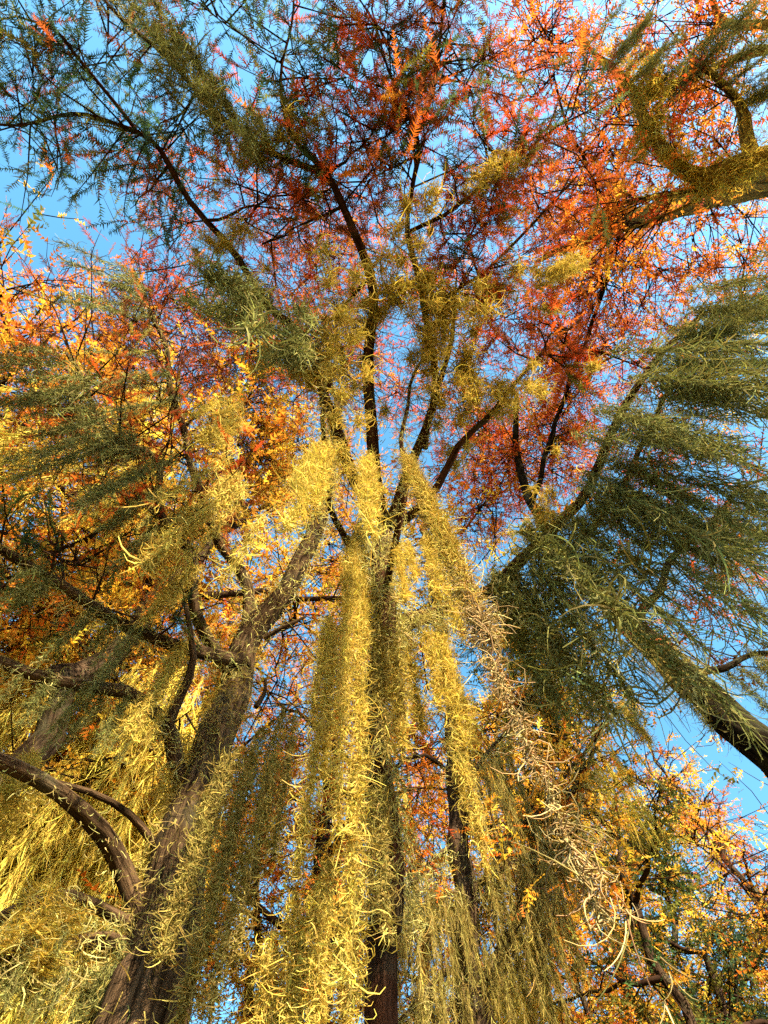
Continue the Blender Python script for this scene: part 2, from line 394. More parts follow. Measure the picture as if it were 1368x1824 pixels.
MESHES = {}
def moss_mesh(kind, i):
    key = (kind, i)
    if key in MESHES: return MESHES[key]
    rng = np.random.default_rng(1000+i*17+sum(map(ord, kind)))
    U = rng.uniform; cords = []
    base = MOSS_SHADE_GREEN if kind[0] == 'g' else MOSS  # g kinds take the tone with shade painted in
    if kind in ('curtain', 'gcurtain'):        # 1 m long, hung along 0.9 m of branch
        for k in range(11):
            L_ = U(.25, 1.1); cords.append((U(-.48, .48), rng.normal(0, .09), U(-.08, .05), L_, U(.022, .06), int(230*L_)+50))
        bl = moss_block(rng, cords, fl=.095, w=.0068, Mm=5, down=.8, col=base)
    elif kind in ('tail', 'gtail'):                       # 1 m long festoon
        for k in range(6):
            L_ = U(.35, 1.08); cords.append((rng.normal(0, .065), rng.normal(0, .065), U(-.08, .05), L_, U(.02, .05), int(300*L_)+50))
        bl = moss_block(rng, cords, fl=.085, w=.0064, Mm=5, col=base)
    elif kind == 'tuft':                       # spreading wisp bunch
        for k in range(15):
            q = rng.normal(0, .24)
            cords.append((q, rng.normal(0, .09), U(-.06, .06), U(.06, .32)*max(.3, 1-abs(q)), U(.015, .045), 80))
        bl = moss_block(rng, cords, fl=.085, w=.0052, Mm=6, down=.35, outw=.7, curl=(1.2, 4.2))
    elif kind in ('streamer', 'gstreamer'):    # 2 m long thin streamers (sun painted into the golden ones, shade into the others) over 1.3 m
        for k in range(34):
            L_ = U(.4, 2.1); cords.append((U(-.65, .65), rng.normal(0, .16), U(-.2, .1), L_, U(.010, .032), int(55*L_)+12))
        bl = moss_block(rng, cords, fl=.26, w=.0085, Mm=5, down=3.6, outw=.15, curl=(.2, 1.6), col=np.array([.70, .54, .10]) if kind == 'streamer' else MOSS_SHADE_OLIVE*.9)
    elif kind == 'gveil':                      # 1 m long combed curtain, many thin long tails
        for k in range(14):
            L_ = U(.4, 1.1); cords.append((U(-.5, .5), rng.normal(0, .12), U(-.12, .06), L_, U(.016, .040), int(170*L_)+25))
        bl = moss_block(rng, cords, fl=.115, w=.0060, Mm=5, down=1.5, outw=.35, curl=(.5, 2.6), col=MOSS_SHADE_GREEN)
    elif kind == 'pad':                        # dense cushion wrapped on a limb
        for k in range(16):
            cords.append((U(-.4, .4), rng.normal(0, .07), U(-.06, .08), U(.08, .30), U(.04, .08), 110))
        bl = moss_block(rng, cords, fl=.08, w=.009, Mm=4, down=.5, outw=.9, col=np.array([.55, .43, .09]))
    me = make_mesh('moss_'+kind, bl); me.materials.append(MAT_MOSS_SHADE if kind[0] == 'g' else MAT_MOSS); MESHES[key] = me
    return me
NOM = {'gstreamer': 2.0, 'gveil': 1.0, 'gcurtain': 1.0, 'gtail': 1.0, 'curtain': 1.0, 'tail': 1.0, 'tuft': .4, 'streamer': 2.0, 'pad': .4}
CNT = {}
def project(P):
    d = (P-np.array([0, 0, CAMZ])) @ WC
    return np.stack([W0/2+FPX*d[:, 0]/-d[:, 2], H0/2-FPX*d[:, 1]/-d[:, 2]], 1)
def moss(kind, ax, ay, tree, tip, label, wid=1.0, h=None):
    """one bunch of moss: its top on the limb of that tree which passes (ax, ay), its tip about at photo point tip"""
    best = (1e9, None, None)
    for P in tree.nodes[:tree.nlimbs]:
        q = project(P); e = np.hypot(q[:, 0]-ax, q[:, 1]-ay); j = e.argmin()
        if e[j] < best[0]: best = (e[j], P[j], P[min(j+1, len(P)-1)]-P[max(j-1, 0)])
    p, tg = best[1], best[2]
    if h is not None: p = at(ax, ay, h)
    elif best[0] > 14: p = at(ax, ay, p[2]-.05)
    rho = math.hypot(p[0], p[1]); d = ray(*tip); tz = CAMZ+rho*d[2]/max(math.hypot(d[0], d[1]), 1e-6)
    length = min(max(p[2]-tz, .25), p[2]-CAMZ+.5)
    if kind in ('tuft', 'pad'): length = min(length, .5)
    sc_ = length/NOM[kind]
    i = CNT.get(kind, 0); CNT[kind] = i+1
    o = bpy.data.objects.new('spanish_moss', moss_mesh(kind, i % (4 if 'cur' in kind or 'tail' in kind else 3)))
    COL.objects.link(o); o.location = p
    o.rotation_euler = (0, 0, math.atan2(tg[1], tg[0])+RNG.uniform(-.25, .25)*(4 if kind == 'tuft' else 1)+(math.pi if i % 2 else 0)); q = min(max(sc_, .7), 1.6)**.6*wid; 
    if kind == 'tuft':
        f_ = min(1, max(.35, np.linalg.norm(p-np.array([0, 0, CAMZ]))/5.0)); q *= f_; sc_ *= f_
    o.scale = (q, q, sc_)
    o['label'] = label; o['category'] = 'moss'; o['group'] = 'spanish moss hanging from the branches'
    return o
def near_moss(anchor, tip, dist, cords, label, **kw):
    """one of the big bunches close above the camera: its own mesh"""
    p = at_d(anchor[0], anchor[1], dist); d = ray(*tip); tz = CAMZ+dist*d[2]/math.hypot(d[0], d[1]); L = p[2]-tz
    rng = np.random.default_rng(len(label)*31)
    cs = [(x, y, z, l*L, r*.82, int(n*.66)) for x, y, z, l, r, n in cords]
    me = make_mesh('moss_near', moss_block(rng, cs, **kw)); me.materials.append(MAT_MOSS_SHADE if kw.get('col') is MOSS_SHADE_OLIVE else MAT_MOSS)
    o = bpy.data.objects.new('spanish_moss', me); COL.objects.link(o); o.location = p
    o['label'] = label; o['category'] = 'moss'; o['group'] = 'spanish moss hanging from the branches'
    return o


# ================================================================== TREES
# ---- A: thick trunk on the left
A = Tree('bald_cypress', 'bald cypress with the thick brown trunk in the lower left corner, branches reaching left', 'foreground cypress trees', kx=.722, mat=MAT_BARK_BROWN, seed=11)
b = at_d(245, 1824, 2.75)
PA, RA = A.trunk([(222, 1900, 3.75), (245, 1824, 4.15), (285, 1660, 4.75), (330, 1500, 5.4), (378, 1340, 6.5), (430, 1190, 7.9)], (b[0]*1.04, b[1]*1.04), 0, 0,
                 sides=36, rough=.16, rad=[.26, .155, .148, .145, .14, .13, .12], step=.05, wob=.02)
a1, ra1 = A.limb([(428, 1195, 7.8), (455, 1120, 8.3), (500, 1060, 8.7), (545, 985, 9.3), (575, 900, 10.2), (592, 820, 11.2), (600, 720, 13), (575, 640, 15), (560, 590, 17)], .115, .03, rad=[.115, .11, .09, .085, .075, .07, .06, .045, .03])
a2, ra2 = A.limb([(432, 1190, 7.8), (440, 1110, 8.5), (420, 1010, 9.2), (370, 905, 9.8), (327, 783, 10.5), (302, 673, 11.2), (285, 590, 11.8), (240, 480, 12.5)], .06, .02)
a3, ra3 = A.limb([(415, 1205, 7.6), (385, 1165, 7.8), (350, 1085, 8.0), (343, 1010, 8.2), (316, 955, 8.5), (288, 905, 8.8), (285, 830, 9.1), (225, 790, 9.3), (170, 730, 9.6), (120, 630, 10)], .055, .018)
a4, ra4 = A.limb([(428, 1175, 7.7), (330, 1155, 7.2), (215, 1112, 6.8), (110, 1040, 6.6), (0, 975, 6.5), (-120, 930, 6.6)], .05, .025)
a5, ra5 = A.limb([(330, 1420, 5.9), (312, 1370, 6.1), (308, 1310, 6.3), (290, 1283, 6.35), (215, 1245, 6.2), (100, 1205, 6.0), (0, 1170, 5.9), (-110, 1150, 5.8)], .058, .026)
a6, ra6 = A.limb([(298, 1290, 6.35), (316, 1230, 6.6), (335, 1170, 6.9), (330, 1080, 7.3)], .04, .015)
a7, ra7 = A.limb([(268, 1665, 4.7), (240, 1600, 4.9), (222, 1550, 5.0), (180, 1475, 5.0), (110, 1410, 4.9), (40, 1375, 4.8), (-90, 1335, 4.7)], .068, .032, rad=[.056, .052, .048, .042, .038, .033, .024])
a8, ra8 = A.limb([(285, 1520, 5.3), (262, 1490, 5.35), (225, 1455, 5.35), (165, 1420, 5.25), (90, 1388, 5.15), (40, 1350, 5.1)], .026, .010)
a9, ra9 = A.limb([(255, 1655, 4.75), (205, 1645, 4.7), (130, 1607, 4.6), (60, 1615, 4.45), (0, 1632, 4.35), (-80, 1655, 4.3)], .032, .016)
a10, ra10 = A.limb([(245, 1700, 4.6), (190, 1680, 4.5), (120, 1690, 4.4), (50, 1692, 4.3), (0, 1706, 4.2), (-70, 1720, 4.15)], .036, .018)
a11, ra11 = A.limb([(470, 1135, 8.2), (510, 1110, 8.3), (550, 1092, 8.4)], .025, .01)
a12, ra12 = A.limb([(455, 1260, 7.2), (470, 1235, 7.4), (475, 1205, 7.6)], .02, .01)
for (P, R, n, L, pal) in [(a2, ra2, 46, 1.1, P_RUST), (a3, ra3, 40, .9, P_RUST), (a1[len(a1)//2:], ra1, 70, 1.5, P_RUST), (a4, ra4, 12, .5, P_GREEN)]:
    A.along(P, R, n, L, pal, 3, 3, .20, 'near', t0=.3)
for c in [(450, 640, 16, 2.0, P_RUST, 46), (360, 560, 15, 1.8, P_RUST, 40), (560, 480, 17, 2.0, P_RUST, 46), (470, 740, 15, 1.8, P_ORANGE, 44), (500, 380, 16, 1.8, P_RUST, 40),
          (420, 830, 15, 1.8, P_GOLD, 44), (640, 560, 18, 2.0, P_RUST, 40), (700, 450, 17, 2.0, P_RED, 44), (560, 930, 15, 1.7, P_ORANGE, 40), (250, 560, 15, 1.6, P_RUST, 34), (340, 690, 16, 1.8, P_ORANGE, 40),
          (620, 700, 19, 1.8, P_RUST, 36), (300, 380, 15, 1.6, P_RUST, 30), (520, 800, 16, 1.6, P_GOLD, 44), (230, 650, 14, 1.5, P_ORANGE, 40), (640, 850, 17, 1.5, P_ORANGE, 36)]:
    A.cluster((c[0], c[1], c[2]/.722-.6), c[3]*.9, int(c[5]*1.15), c[4], 3, 5, .21)
A.coat(PA, RA, 6500, hang=.09, thick=.02, w=.003, t0=.50, t1=1.0, col=(.33, .27, .08))
A.coat(a1, ra1, 5000, hang=.10, thick=.02, w=.004, t0=.0, t1=.55)
A.coat(a5, ra5, 1600, hang=.08, thick=.015, w=.004); A.coat(a7, ra7, 500, hang=.05, thick=.006, w=.003, t0=.3); A.coat(a3, ra3, 1500, hang=.12, thick=.02, w=.0045)
A.coat(a2, ra2, 1300, hang=.12, thick=.02, w=.0045); A.coat(a4, ra4, 1500, hang=.12, thick=.012, w=.0045); A.coat(a9, ra9, 900, hang=.1, thick=.01); A.coat(a10, ra10, 1200, hang=.12, thick=.02)
A.finish()

# ---- B: slim leaning tree behind the middle moss, limbs fanning overhead
B = Tree('bald_cypress', 'slim cypress behind the central golden moss, dark limbs fanning out overhead', 'foreground cypress trees', kx=.645, mat=MAT_BARK_RED, seed=23)
hb = lambda px, py, d: ('w', at_d(px, py, d))
b = at_d(700, 1824, 2.35)
PB, RB = B.trunk([hb(694, 1824, 2.25), hb(688, 1650, 2.1), hb(680, 1450, 1.9), hb(674, 1250, 1.62), hb(680, 1080, 1.32), hb(690, 950, 1.1)], (b[0]*1.15, b[1]*1.15), 0, 0, sides=26, rough=.18,
                 rad=[.11, .060, .056, .054, .053, .052, .052], step=.06, wob=.02)
B1, rb1 = B.limb([(690, 955, 7.8), (672, 850, 8.0), (662, 740, 8.4), (655, 630, 8.8), (654, 500, 9.2), (628, 400, 9.5), (585, 308, 9.8), (520, 238, 10.1), (503, 120, 10.6), (515, -20, 11)], 0, 0, rad=[.048, .046, .042, .038, .035, .031, .027, .017, .011, .008])
B1b, rb1b = B.limb([(585, 310, 9.8), (500, 278, 9.9), (425, 235, 10), (300, 110, 10.3), (200, 10, 10.6), (140, -60, 10.8)], .028, .010)
B1c, rb1c = B.limb([(653, 500, 9.2), (605, 550, 9.2), (560, 600, 9.2)], .016, .008)
B2, rb2 = B.limb([(688, 935, 7.8), (605, 790, 8.2), (580, 705, 8.5), (555, 625, 8.8), (492, 560, 9.1), (442, 490, 9.3), (375, 395, 9.6), (300, 300, 9.8), (240, 229, 10), (120, 205, 10.2), (0, 215, 10.4), (-90, 210, 10.5)], .042, .008)
B2b, rb2b = B.limb([(240, 229, 10), (165, 130, 10.2), (90, 50, 10.5), (20, 20, 10.7)], .016, .008)
B3, rb3 = B.limb([(695, 935, 7.8), (742, 810, 8.2), (766, 725, 8.5), (768, 640, 8.8), (750, 520, 9.1), (727, 415, 9.4), (742, 310, 9.7), (745, 240, 9.9), (690, 130, 10.3), (660, 20, 10.6)], .036, .007)
B3b, rb3b = B.limb([(745, 240, 9.9), (775, 140, 10.2), (787, 0, 10.6), (785, -60, 10.7)], .013, .007)
B3c, rb3c = B.limb([(727, 415, 9.4), (790, 380, 9.5), (850, 330, 9.7), (950, 255, 10), (1020, 215, 10.2)], .017, .007)
B3d, rb3d = B.limb([(757, 800, 8.3), (775, 720, 8.7), (790, 640, 9.2), (815, 520, 9.7), (862, 488, 9.8), (964, 380, 10.2), (1030, 310, 10.5)], .024, .008)
B4, rb4 = B.limb([(700, 945, 7.8), (776, 865, 8.0), (812, 800, 8.2), (870, 735, 8.4), (905, 690, 8.6), (960, 640, 8.8), (1040, 560, 9.2)], .030, .009)
B5, rb5 = B.limb([(682, 1110, 6.65), (735, 1100, 6.65), (800, 1080, 6.6), (882, 1052, 6.6), (922, 1010, 6.6), (1000, 920, 6.7), (1045, 866, 6.8), (1108, 742, 7.0), (1142, 680, 7.2), (1182, 620, 7.4), (1260, 555, 7.6)], .045, .014)
B6, rb6 = B.limb([(740, 990, 7.3), (712, 985, 7.4), (706, 930, 7.6)], .012, .012)
# low branches that carry the moss hanging close above
B7, rb7 = B.limb([hb(679, 1150, 1.45), hb(650, 1050, 1.35), hb(618, 960, 1.2), hb(590, 900, .95), hb(570, 800, .55), hb(600, 660, .15)], .03, .012)
B8, rb8 = B.limb([hb(682, 1070, 1.30), hb(712, 960, .98), hb(724, 830, .64), hb(715, 740, .45), hb(760, 640, .5)], .022, .010)
B9, rb9 = B.limb([hb(677, 1200, 1.53), hb(715, 1130, 1.45), hb(760, 1110, 1.42), hb(820, 1090, 1.45)], .022, .012)
for (P, R, n, L, pal) in [(B1[len(B1)//3:], rb1, 40, .62, P_NEAR), (B1b, rb1b, 44, .6, P_NEARG), (B2[len(B2)//2:], rb2, 58, .62, P_NEARG), (B2b, rb2b, 26, .5, P_NEARG),
                          (B3[len(B3)//2:], rb3, 60, .6, P_NEAR), (B3b, rb3b, 38, .5, P_NEAR), (B3c, rb3c, 40, .55, P_NEAR), (B3d[len(B3d)//3:], rb3d, 34, .5, P_NEAR2), (B4[len(B4)//2:], rb4, 26, .5, P_NEAR2)]:
    B.along(P, R, int(n*.45), L, pal, 3, 3, .27, 'near', r=.009)
for c in [(640, 260, 10, .75, P_NEAR2, 26), (560, 140, 10.6, .8, P_NEAR, 28), (690, 60, 10.8, .8, P_NEAR, 30), (820, 150, 10.4, .7, P_NEAR2, 24), (800, 40, 10.8, .6, P_NEAR2, 22), (330, 200, 10.2, .7, P_NEARG, 24),
          (430, 60, 10.6, .8, P_NEARG, 26), (60, 130, 10.6, .8, P_NEARG, 22), (190, 50, 10.8, .8, P_NEARG, 24), (850, 250, 10.2, .6, P_NEAR, 20), (930, 330, 10.4, .6, P_NEAR2, 22), (450, 360, 9.8, .8, P_RUST, 26),
          (540, 400, 9.6, .7, P_RUST, 22), (700, 300, 10, .6, P_NEAR2, 22), (840, 440, 9.8, .6, P_NEAR2, 20), (100, 260, 10.4, .5, P_NEARG, 10), (260, 340, 10, .45, P_NEARG, 10)]:
    B.cluster((c[0], c[1], c[2]), c[3], int(c[5]*.45), c[4], 3, 3, .27, 'near', r=.009, rb=.014)
B.coat(PB, RB, 5000, hang=.11, thick=.025, w=.0035, t0=.66); B.coat(B1, rb1, 500, hang=.06, thick=.01, t1=.35); B.coat(B2, rb2, 1200, hang=.08, thick=.015, t1=.35); B.coat(B5, rb5, 2200, hang=.12, thick=.02)
B.coat(B3, rb3, 1800, hang=.08, thick=.02, t1=.5); B.coat(B1b, rb1b, 1500, hang=.16, thick=.06, w=.003, col=(.30, .29, .14)); B.coat(B7, rb7, 1500, hang=.07, thick=.015, w=.003); B.coat(B8, rb8, 1300, hang=.07, thick=.015, w=.003); B.coat(B9, rb9, 1500, hang=.09, thick=.02, w=.003)
B.finish()

# ---- C: straight ridged trunk in the lower middle
C = Tree('bald_cypress', 'straight cypress with ridged bark trunk right of the central moss, near the bottom edge', 'foreground cypress trees', seed=31)
hd = lambda px, py, d: ('w', at_d(px, py, d))
b = at_d(850, 1824, 5.6)
PC, RC = C.trunk([hd(854, 1850, 5.5), hd(838, 1740, 5.45), hd(826, 1600, 5.3), hd(814, 1450, 5.15), hd(802, 1250, 4.9), hd(775, 1060, 4.5), hd(752, 920, 4.0), hd(735, 830, 3.5)], (b[0]*1.03, b[1]*1.03), 0, 0, sides=30, rough=.17,
                 rad=[.26, .15, .125, .115, .11, .10, .085, .07, .05], step=.07, wob=.03)
c1, rc1 = C.limb([hd(845, 1760, 5.45), hd(866, 1745, 5.4), hd(916, 1657, 5.4), hd(954, 1598, 5.4), hd(982, 1525, 5.4), hd(1010, 1440, 5.4), hd(1060, 1330, 5.5)], .055, .02)
c2, rc2 = C.limb([hd(830, 1600, 5.3), hd(900, 1515, 5.4), hd(966, 1434, 5.5), hd(1050, 1330, 5.7), hd(1110, 1240, 5.9)], .045, .015)
c3, rc3 = C.limb([hd(842, 1580, 5.3), hd(916, 1545, 5.3), hd(995, 1492, 5.3), hd(1060, 1470, 5.4)], .035, .014)
c4, rc4 = C.limb([hd(812, 1500, 5.2), hd(770, 1540, 5.1), hd(706, 1595, 5.0), hd(640, 1620, 5.0)], .035, .015)
c5, rc5 = C.limb([hd(820, 1590, 5.2), hd(770, 1592, 5.1), hd(725, 1640, 5.0)], .022, .012)
c6, rc6 = C.limb([hd(825, 1725, 5.4), hd(772, 1742, 5.2), hd(722, 1798, 5.1), hd(690, 1830, 5.1)], .03, .016)
c7, rc7 = C.limb([hd(835, 1755, 5.4), hd(800, 1800, 5.3), hd(770, 1840, 5.2)], .03, .02)
c8, rc8 = C.limb([hd(810, 1420, 5.1), hd(860, 1350, 5.2), hd(910, 1290, 5.4), hd(980, 1200, 5.7)], .035, .014)
c9, rc9 = C.limb([hd(806, 1380, 5.1), hd(760, 1350, 5.0), hd(715, 1360, 4.9), hd(690, 1400, 4.9)], .03, .012)
for P, R, n, pal in [(c1, rc1, 26, P_GOLD), (c2, rc2, 30, P_OLIVE), (c3, rc3, 18, P_GOLD), (c4, rc4, 18, P_ORANGE), (c8, rc8, 22, P_OLIVE), (c9, rc9, 16, P_ORANGE)]:
    C.along(P, R, n, .8, pal, 3, 3, .2)
for c in [(960, 1200, 11, 1.3, P_OLIVE, 34), (1040, 1220, 11.5, 1.2, P_OLIVE, 30), (900, 1160, 12, 1.2, P_GREEN, 26), (880, 1290, 10, 1.1, P_GOLD, 28), (980, 1320, 10, 1.1, P_OLIVE, 28), (760, 1330, 10.5, 1.0, P_ORANGE, 26), (930, 840, 14, 1.5, P_RED, 40), (870, 780, 15, 1.4, P_RED, 36), (700, 700, 16, 1.6, P_RED, 34), (850, 900, 14, 1.2, P_RED, 26), (960, 740, 15, 1.4, P_RED, 34)]:
    C.cluster(c[:3], c[3], c[5], c[4], 3, 4, .22)
C.coat(PC, RC, 5200, hang=.14, thick=.03, w=.006, t0=.40, t1=.75)
for P, R in ((c1, rc1), (c2, rc2), (c3, rc3), (c4, rc4), (c5, rc5), (c6, rc6), (c8, rc8)): C.coat(P, R, 1300, hang=.18, thick=.015, w=.006)
C.finish()

# ---- D: dark trunk entering from the right edge
D = Tree('bald_cypress', 'cypress with the dark trunk slanting in from the right edge', 'foreground cypress trees', mat=MAT_BARK_SHADE, seed=41)
b = at_d(1368, 1340, 4.6)
PD, RD = D.trunk([hd(1500, 1460, 4.6), hd(1368, 1340, 4.5), hd(1280, 1262, 4.45), hd(1200, 1190, 4.4), hd(1120, 1112, 4.3), hd(1050, 1040, 4.15), hd(985, 960, 3.9), hd(940, 880, 3.6), hd(920, 800, 3.3), hd(920, 700, 3.0)], (b[0]*1.02, b[1]*1.02), 0, 0,
                 sides=30, rough=.15, rad=[.32, .18, .165, .15, .135, .12, .105, .09, .075, .06, .04], step=.09, wob=.02)
d1, rd1 = D.limb([hd(1130, 1120, 4.3), hd(1200, 1000, 5.0), hd(1290, 900, 5.6), hd(1400, 830, 6.4)], .06, .02)
d2, rd2 = D.limb([hd(1010, 990, 4.0), hd(1100, 880, 4.6), hd(1180, 720, 5.2), hd(1250, 600, 5.6), hd(1330, 560, 6.0)], .06, .02)
d3, rd3 = D.limb([hd(950, 890, 3.65), hd(1000, 720, 3.8), hd(1060, 560, 4.2), hd(1100, 420, 4.8), hd(1100, 300, 5.2)], .05, .02)
d4, rd4 = D.limb([hd(1230, 1215, 4.4), hd(1300, 1180, 5.0), hd(1400, 1160, 5.6)], .045, .02)
for P, R, n, pal in [(d1, rd1, 24, P_RUST), (d2, rd2, 40, P_RED), (d3, rd3, 46, P_RED), (d4, rd4, 14, P_DARK)]:
    D.along(P, R, n, 1.1, pal, 3, 3, .21)
for c in [(1000, 600, 14, 1.7, P_RED, 44), (1080, 500, 13.5, 1.7, P_RED, 44), (1000, 440, 14, 1.6, P_RED, 40), (1180, 480, 13, 1.5, P_RED, 38), (1100, 640, 13, 1.5, P_RED, 36), (1240, 400, 13, 1.6, P_ORANGE, 36), (1290, 650, 12, 1.4, P_GOLD, 26),
          (900, 560, 15, 1.6, P_RUST, 40), (1060, 340, 14, 1.6, P_RED, 40), (1200, 900, 12, 1.3, P_RUST, 26), (1300, 1030, 11, 1.2, P_RUST, 20), (1250, 1080, 11, 1.0, P_RUST, 14), (1150, 800, 13, 1.4, P_RUST, 24), (1330, 440, 12, 1.4, P_ORANGE, 26), (820, 640, 15, 1.5, P_RUST, 30), (910, 830, 14, 1.4, P_RED, 40), (985, 800, 13.5, 1.4, P_RED, 40), (860, 760, 15, 1.3, P_RED, 34), (800, 830, 15, 1.2, P_RED, 30), (1020, 700, 14, 1.3, P_RED, 34)]:
    D.cluster(c[:3], c[3], int(c[5]*.9), c[4], 3, 5, .21)
D.coat(PD, RD, 2200, hang=.14, thick=.02, w=.004, t0=.45, t1=.8); D.coat(d1, rd1, 1500, hang=.15, thick=.02, w=.005); D.coat(d2, rd2, 1500, hang=.15, thick=.02, w=.005)
D.finish()

# ---- E: mossy limbs in the upper right corner
E = Tree('bald_cypress', 'cypress whose crooked yellow-mossed limbs enter at the upper right corner', 'foreground cypress trees', mat=MAT_BARK_PALE, seed=53)
e0 = at(1560, 260, 7.6)
PE, RE = E.trunk([('w', np.array([e0[0]+.5, e0[1], 4.0])), ('w', np.array([e0[0]+.25, e0[1], 6.5])), ('w', np.array([e0[0]-.1, e0[1]-.1, 9])), ('w', np.array([e0[0]-.6, e0[1]-.2, 12])), ('w', np.array([e0[0]-1.0, e0[1]-.1, 15]))], (e0[0]+.7, e0[1]), 0, 0, sides=28, rough=.15, rad=[.4, .28, .24, .2, .13, .04], step=.15)
e1, re1 = E.limb([('w', np.array([e0[0]+.2, e0[1], 7.0])), (1440, 272, 7.8), (1368, 285, 8.0), (1300, 300, 8.05), (1250, 312, 8.1), (1200, 290, 8.2), (1165, 235, 8.4), (1120, 165, 8.6), (1075, 105, 8.8), (1040, 60, 9)], 0, 0, rad=[.14, .13, .12, .105, .085, .065, .06, .05, .035, .015])
e2, re2 = E.limb([(1330, 290, 8.0), (1312, 320, 8.1), (1265, 330, 8.2), (1200, 342, 8.4), (1130, 360, 8.7), (1060, 385, 9)], .07, .015)
e3, re3 = E.limb([(1345, 285, 8.0), (1325, 240, 8.2), (1312, 180, 8.4), (1270, 130, 8.6), (1230, 90, 8.8)], .075, .02)
e4, re4 = E.limb([('w', np.array([e0[0]+.2, e0[1], 7.8])), (1400, 60, 8.4), (1310, 55, 8.7), (1275, 5, 9), (1250, -60, 9.2)], .06, .025)
e5, re5 = E.limb([(1275, 328, 8.2), (1240, 360, 8.3), (1200, 385, 8.4), (1120, 412, 8.6), (1080, 425, 8.8)], .025, .010)
e6, re6 = E.limb([('w', np.array([e0[0]+.1, e0[1], 8.6])), (1430, 110, 8.6), (1350, 95, 8.8), (1270, 120, 9), (1180, 165, 9.2)], .07, .02)
for P, R, n, pal in [(e1, re1, 20, P_RED), (e2, re2, 22, P_RED), (e3, re3, 14, P_RED), (e4, re4, 22, P_RED), (e5, re5, 20, P_ORANGE), (e6, re6, 16, P_RED)]:
    E.along(P, R, n, .8, pal, 3, 3, .2, t0=.4)
for c in [(1000, 130, 12, 1.3, P_RED, 32), (960, 60, 12.5, 1.1, P_RED, 22), (1070, 230, 12, 1.3, P_RED, 34), (1160, 40, 13, 1.5, P_RED, 30), (1280, 230, 13, 1.5, P_RED, 20), (1330, 120, 12, 1.4, P_ORANGE, 12), (1200, 180, 14, 1.3, P_RED, 26), (1100, 300, 12, 1.1, P_ORANGE, 24), (960, 160, 12.5, .9, P_RED, 14)]:
    E.cluster(c[:3], c[3], c[5], c[4], 3, 4, .2)
E.coat(e1, re1, 3000, hang=.16, thick=.02, w=.005, t0=.25, t1=.95, col=(.62, .47, .09)); E.coat(e2, re2, 1400, hang=.14, thick=.02, w=.006, t1=.7, col=(.62, .47, .09)); E.coat(e3, re3, 600, hang=.14, thick=.03, w=.006, col=(.62, .47, .09)); E.coat(e6, re6, 1200, hang=.12, thick=.04, w=.006)
E.finish()

# ---- background trees: trunk, spiral of boughs, crown
def bg_tree(label, px, py, hm, H, r, pal, seed, n=16, tw=22, lean=0, size=.24, r0=.11, dens=4, low=.35, name='bald_cypress', streamers=0):
    t = Tree(name, label, 'cypress trees standing around', seed=seed)
    c = at(px, py, hm); b = np.array([c[0], c[1]]); rng = t.rng
    top = np.array([c[0], c[1], H])
    t.trunk([('w', np.array([b[0]+rng.normal(0, .15), b[1]+rng.normal(0, .15), H*f])) for f in (.3, .55, .8)]+[('w', top)], (b[0], b[1]), 0, 0, sides=14, rough=.14, rad=[r0*1.5, r0, r0*.75, r0*.45, .02], step=.3, wob=.12)
    for k in range(n):
        f = low+(1-low)*(k+.5)/n; a = k*2.4+rng.uniform(-.4, .4)
        prof = r*(1.05-.85*((f-low)/(1-low))**1.3)*rng.uniform(.65, 1.1)
        p = np.array([b[0]+math.cos(a)*prof*.72, b[1]+math.sin(a)*prof*.72, H*f+.25*prof])
        t.cluster(p, max(.45, prof*.55), int(tw*max(.4, prof/r)), pal, 3, dens, size, rb=.035)
    t.finish(); t.H = H
    for k in range(streamers):
        a = math.atan2(-b[1], -b[0])+rng.uniform(-1.3, 1.3); f = rng.uniform(.28, .75); q = r*rng.uniform(.55, 1.15)*(1.1-.6*f)
        o = bpy.data.objects.new('hanging_moss', moss_mesh('streamer', k % 3)); COL.objects.link(o)
        o.location = (math.cos(a)*q, math.sin(a)*q, H*f); o.rotation_euler = (0, 0, rng.uniform(0, 6.28)); s_ = rng.uniform(.7, 1.3); o.scale = (s_, s_, s_*rng.uniform(.8, 1.3))
        o.parent = t.root
    return t
def clone(t, label, px, py, hm, sc_=1.0, rz=0.0, streamers=0, szf=1.0):
    """another tree of the same build: copies of the thing and of every part, mesh data shared"""
    c = at(px, py, t.H*.64*sc_*szf); r_ = t.root.copy(); COL.objects.link(r_)
    r_.location = (c[0], c[1], 0); r_.rotation_euler = (0, 0, rz); r_.scale = (sc_, sc_, sc_*szf); r_['label'] = label
    for ch in t.root.children:
        if ch.name.startswith('hanging_moss'):
            if streamers <= 0: continue
            streamers -= 1
        k = ch.copy(); COL.objects.link(k); k.parent = r_
G = bg_tree('pale gold cypress trailing long streamers in the lower left corner', 40, 1490, 9.5, 15, 3.4, P_GOLD, 63, n=22, tw=30, dens=4, streamers=34)
clone(G, 'golden cypress filling the middle of the left edge behind dark moss', 50, 1040, 0, 1.25, 1.0, 2)
clone(G, 'second golden cypress at the left edge, behind the bowed branch', -60, 1260, 0, 1.1, 2.1, 10)
clone(G, 'yellow cypress low at the bottom edge left of centre', 440, 1730, 0, 1.0, 3.3, 24)
clone(G, 'pale yellow cypress between the thick left trunk and the bottom left corner', 170, 1700, 0, 1.2, 4.4, 34)
clone(G, 'yellow cypress right of the ridged trunk, over the bottom edge', 940, 1680, 0, 1.1, 5.2, 0)
clone(G, 'golden cypress with a dark stem between ridged trunk and blue gap', 1130, 1620, 0, 1.1, .4, 0, 1.1)
clone(G, 'amber-gold cypress seen between fan of moss and curved limb', 400, 960, 0, 1.5, 1.7, 0)
clone(G, 'amber-gold cypress filling the gap between the two long bare left branches', 150, 1190, 0, 1.35, 5.6, 0)
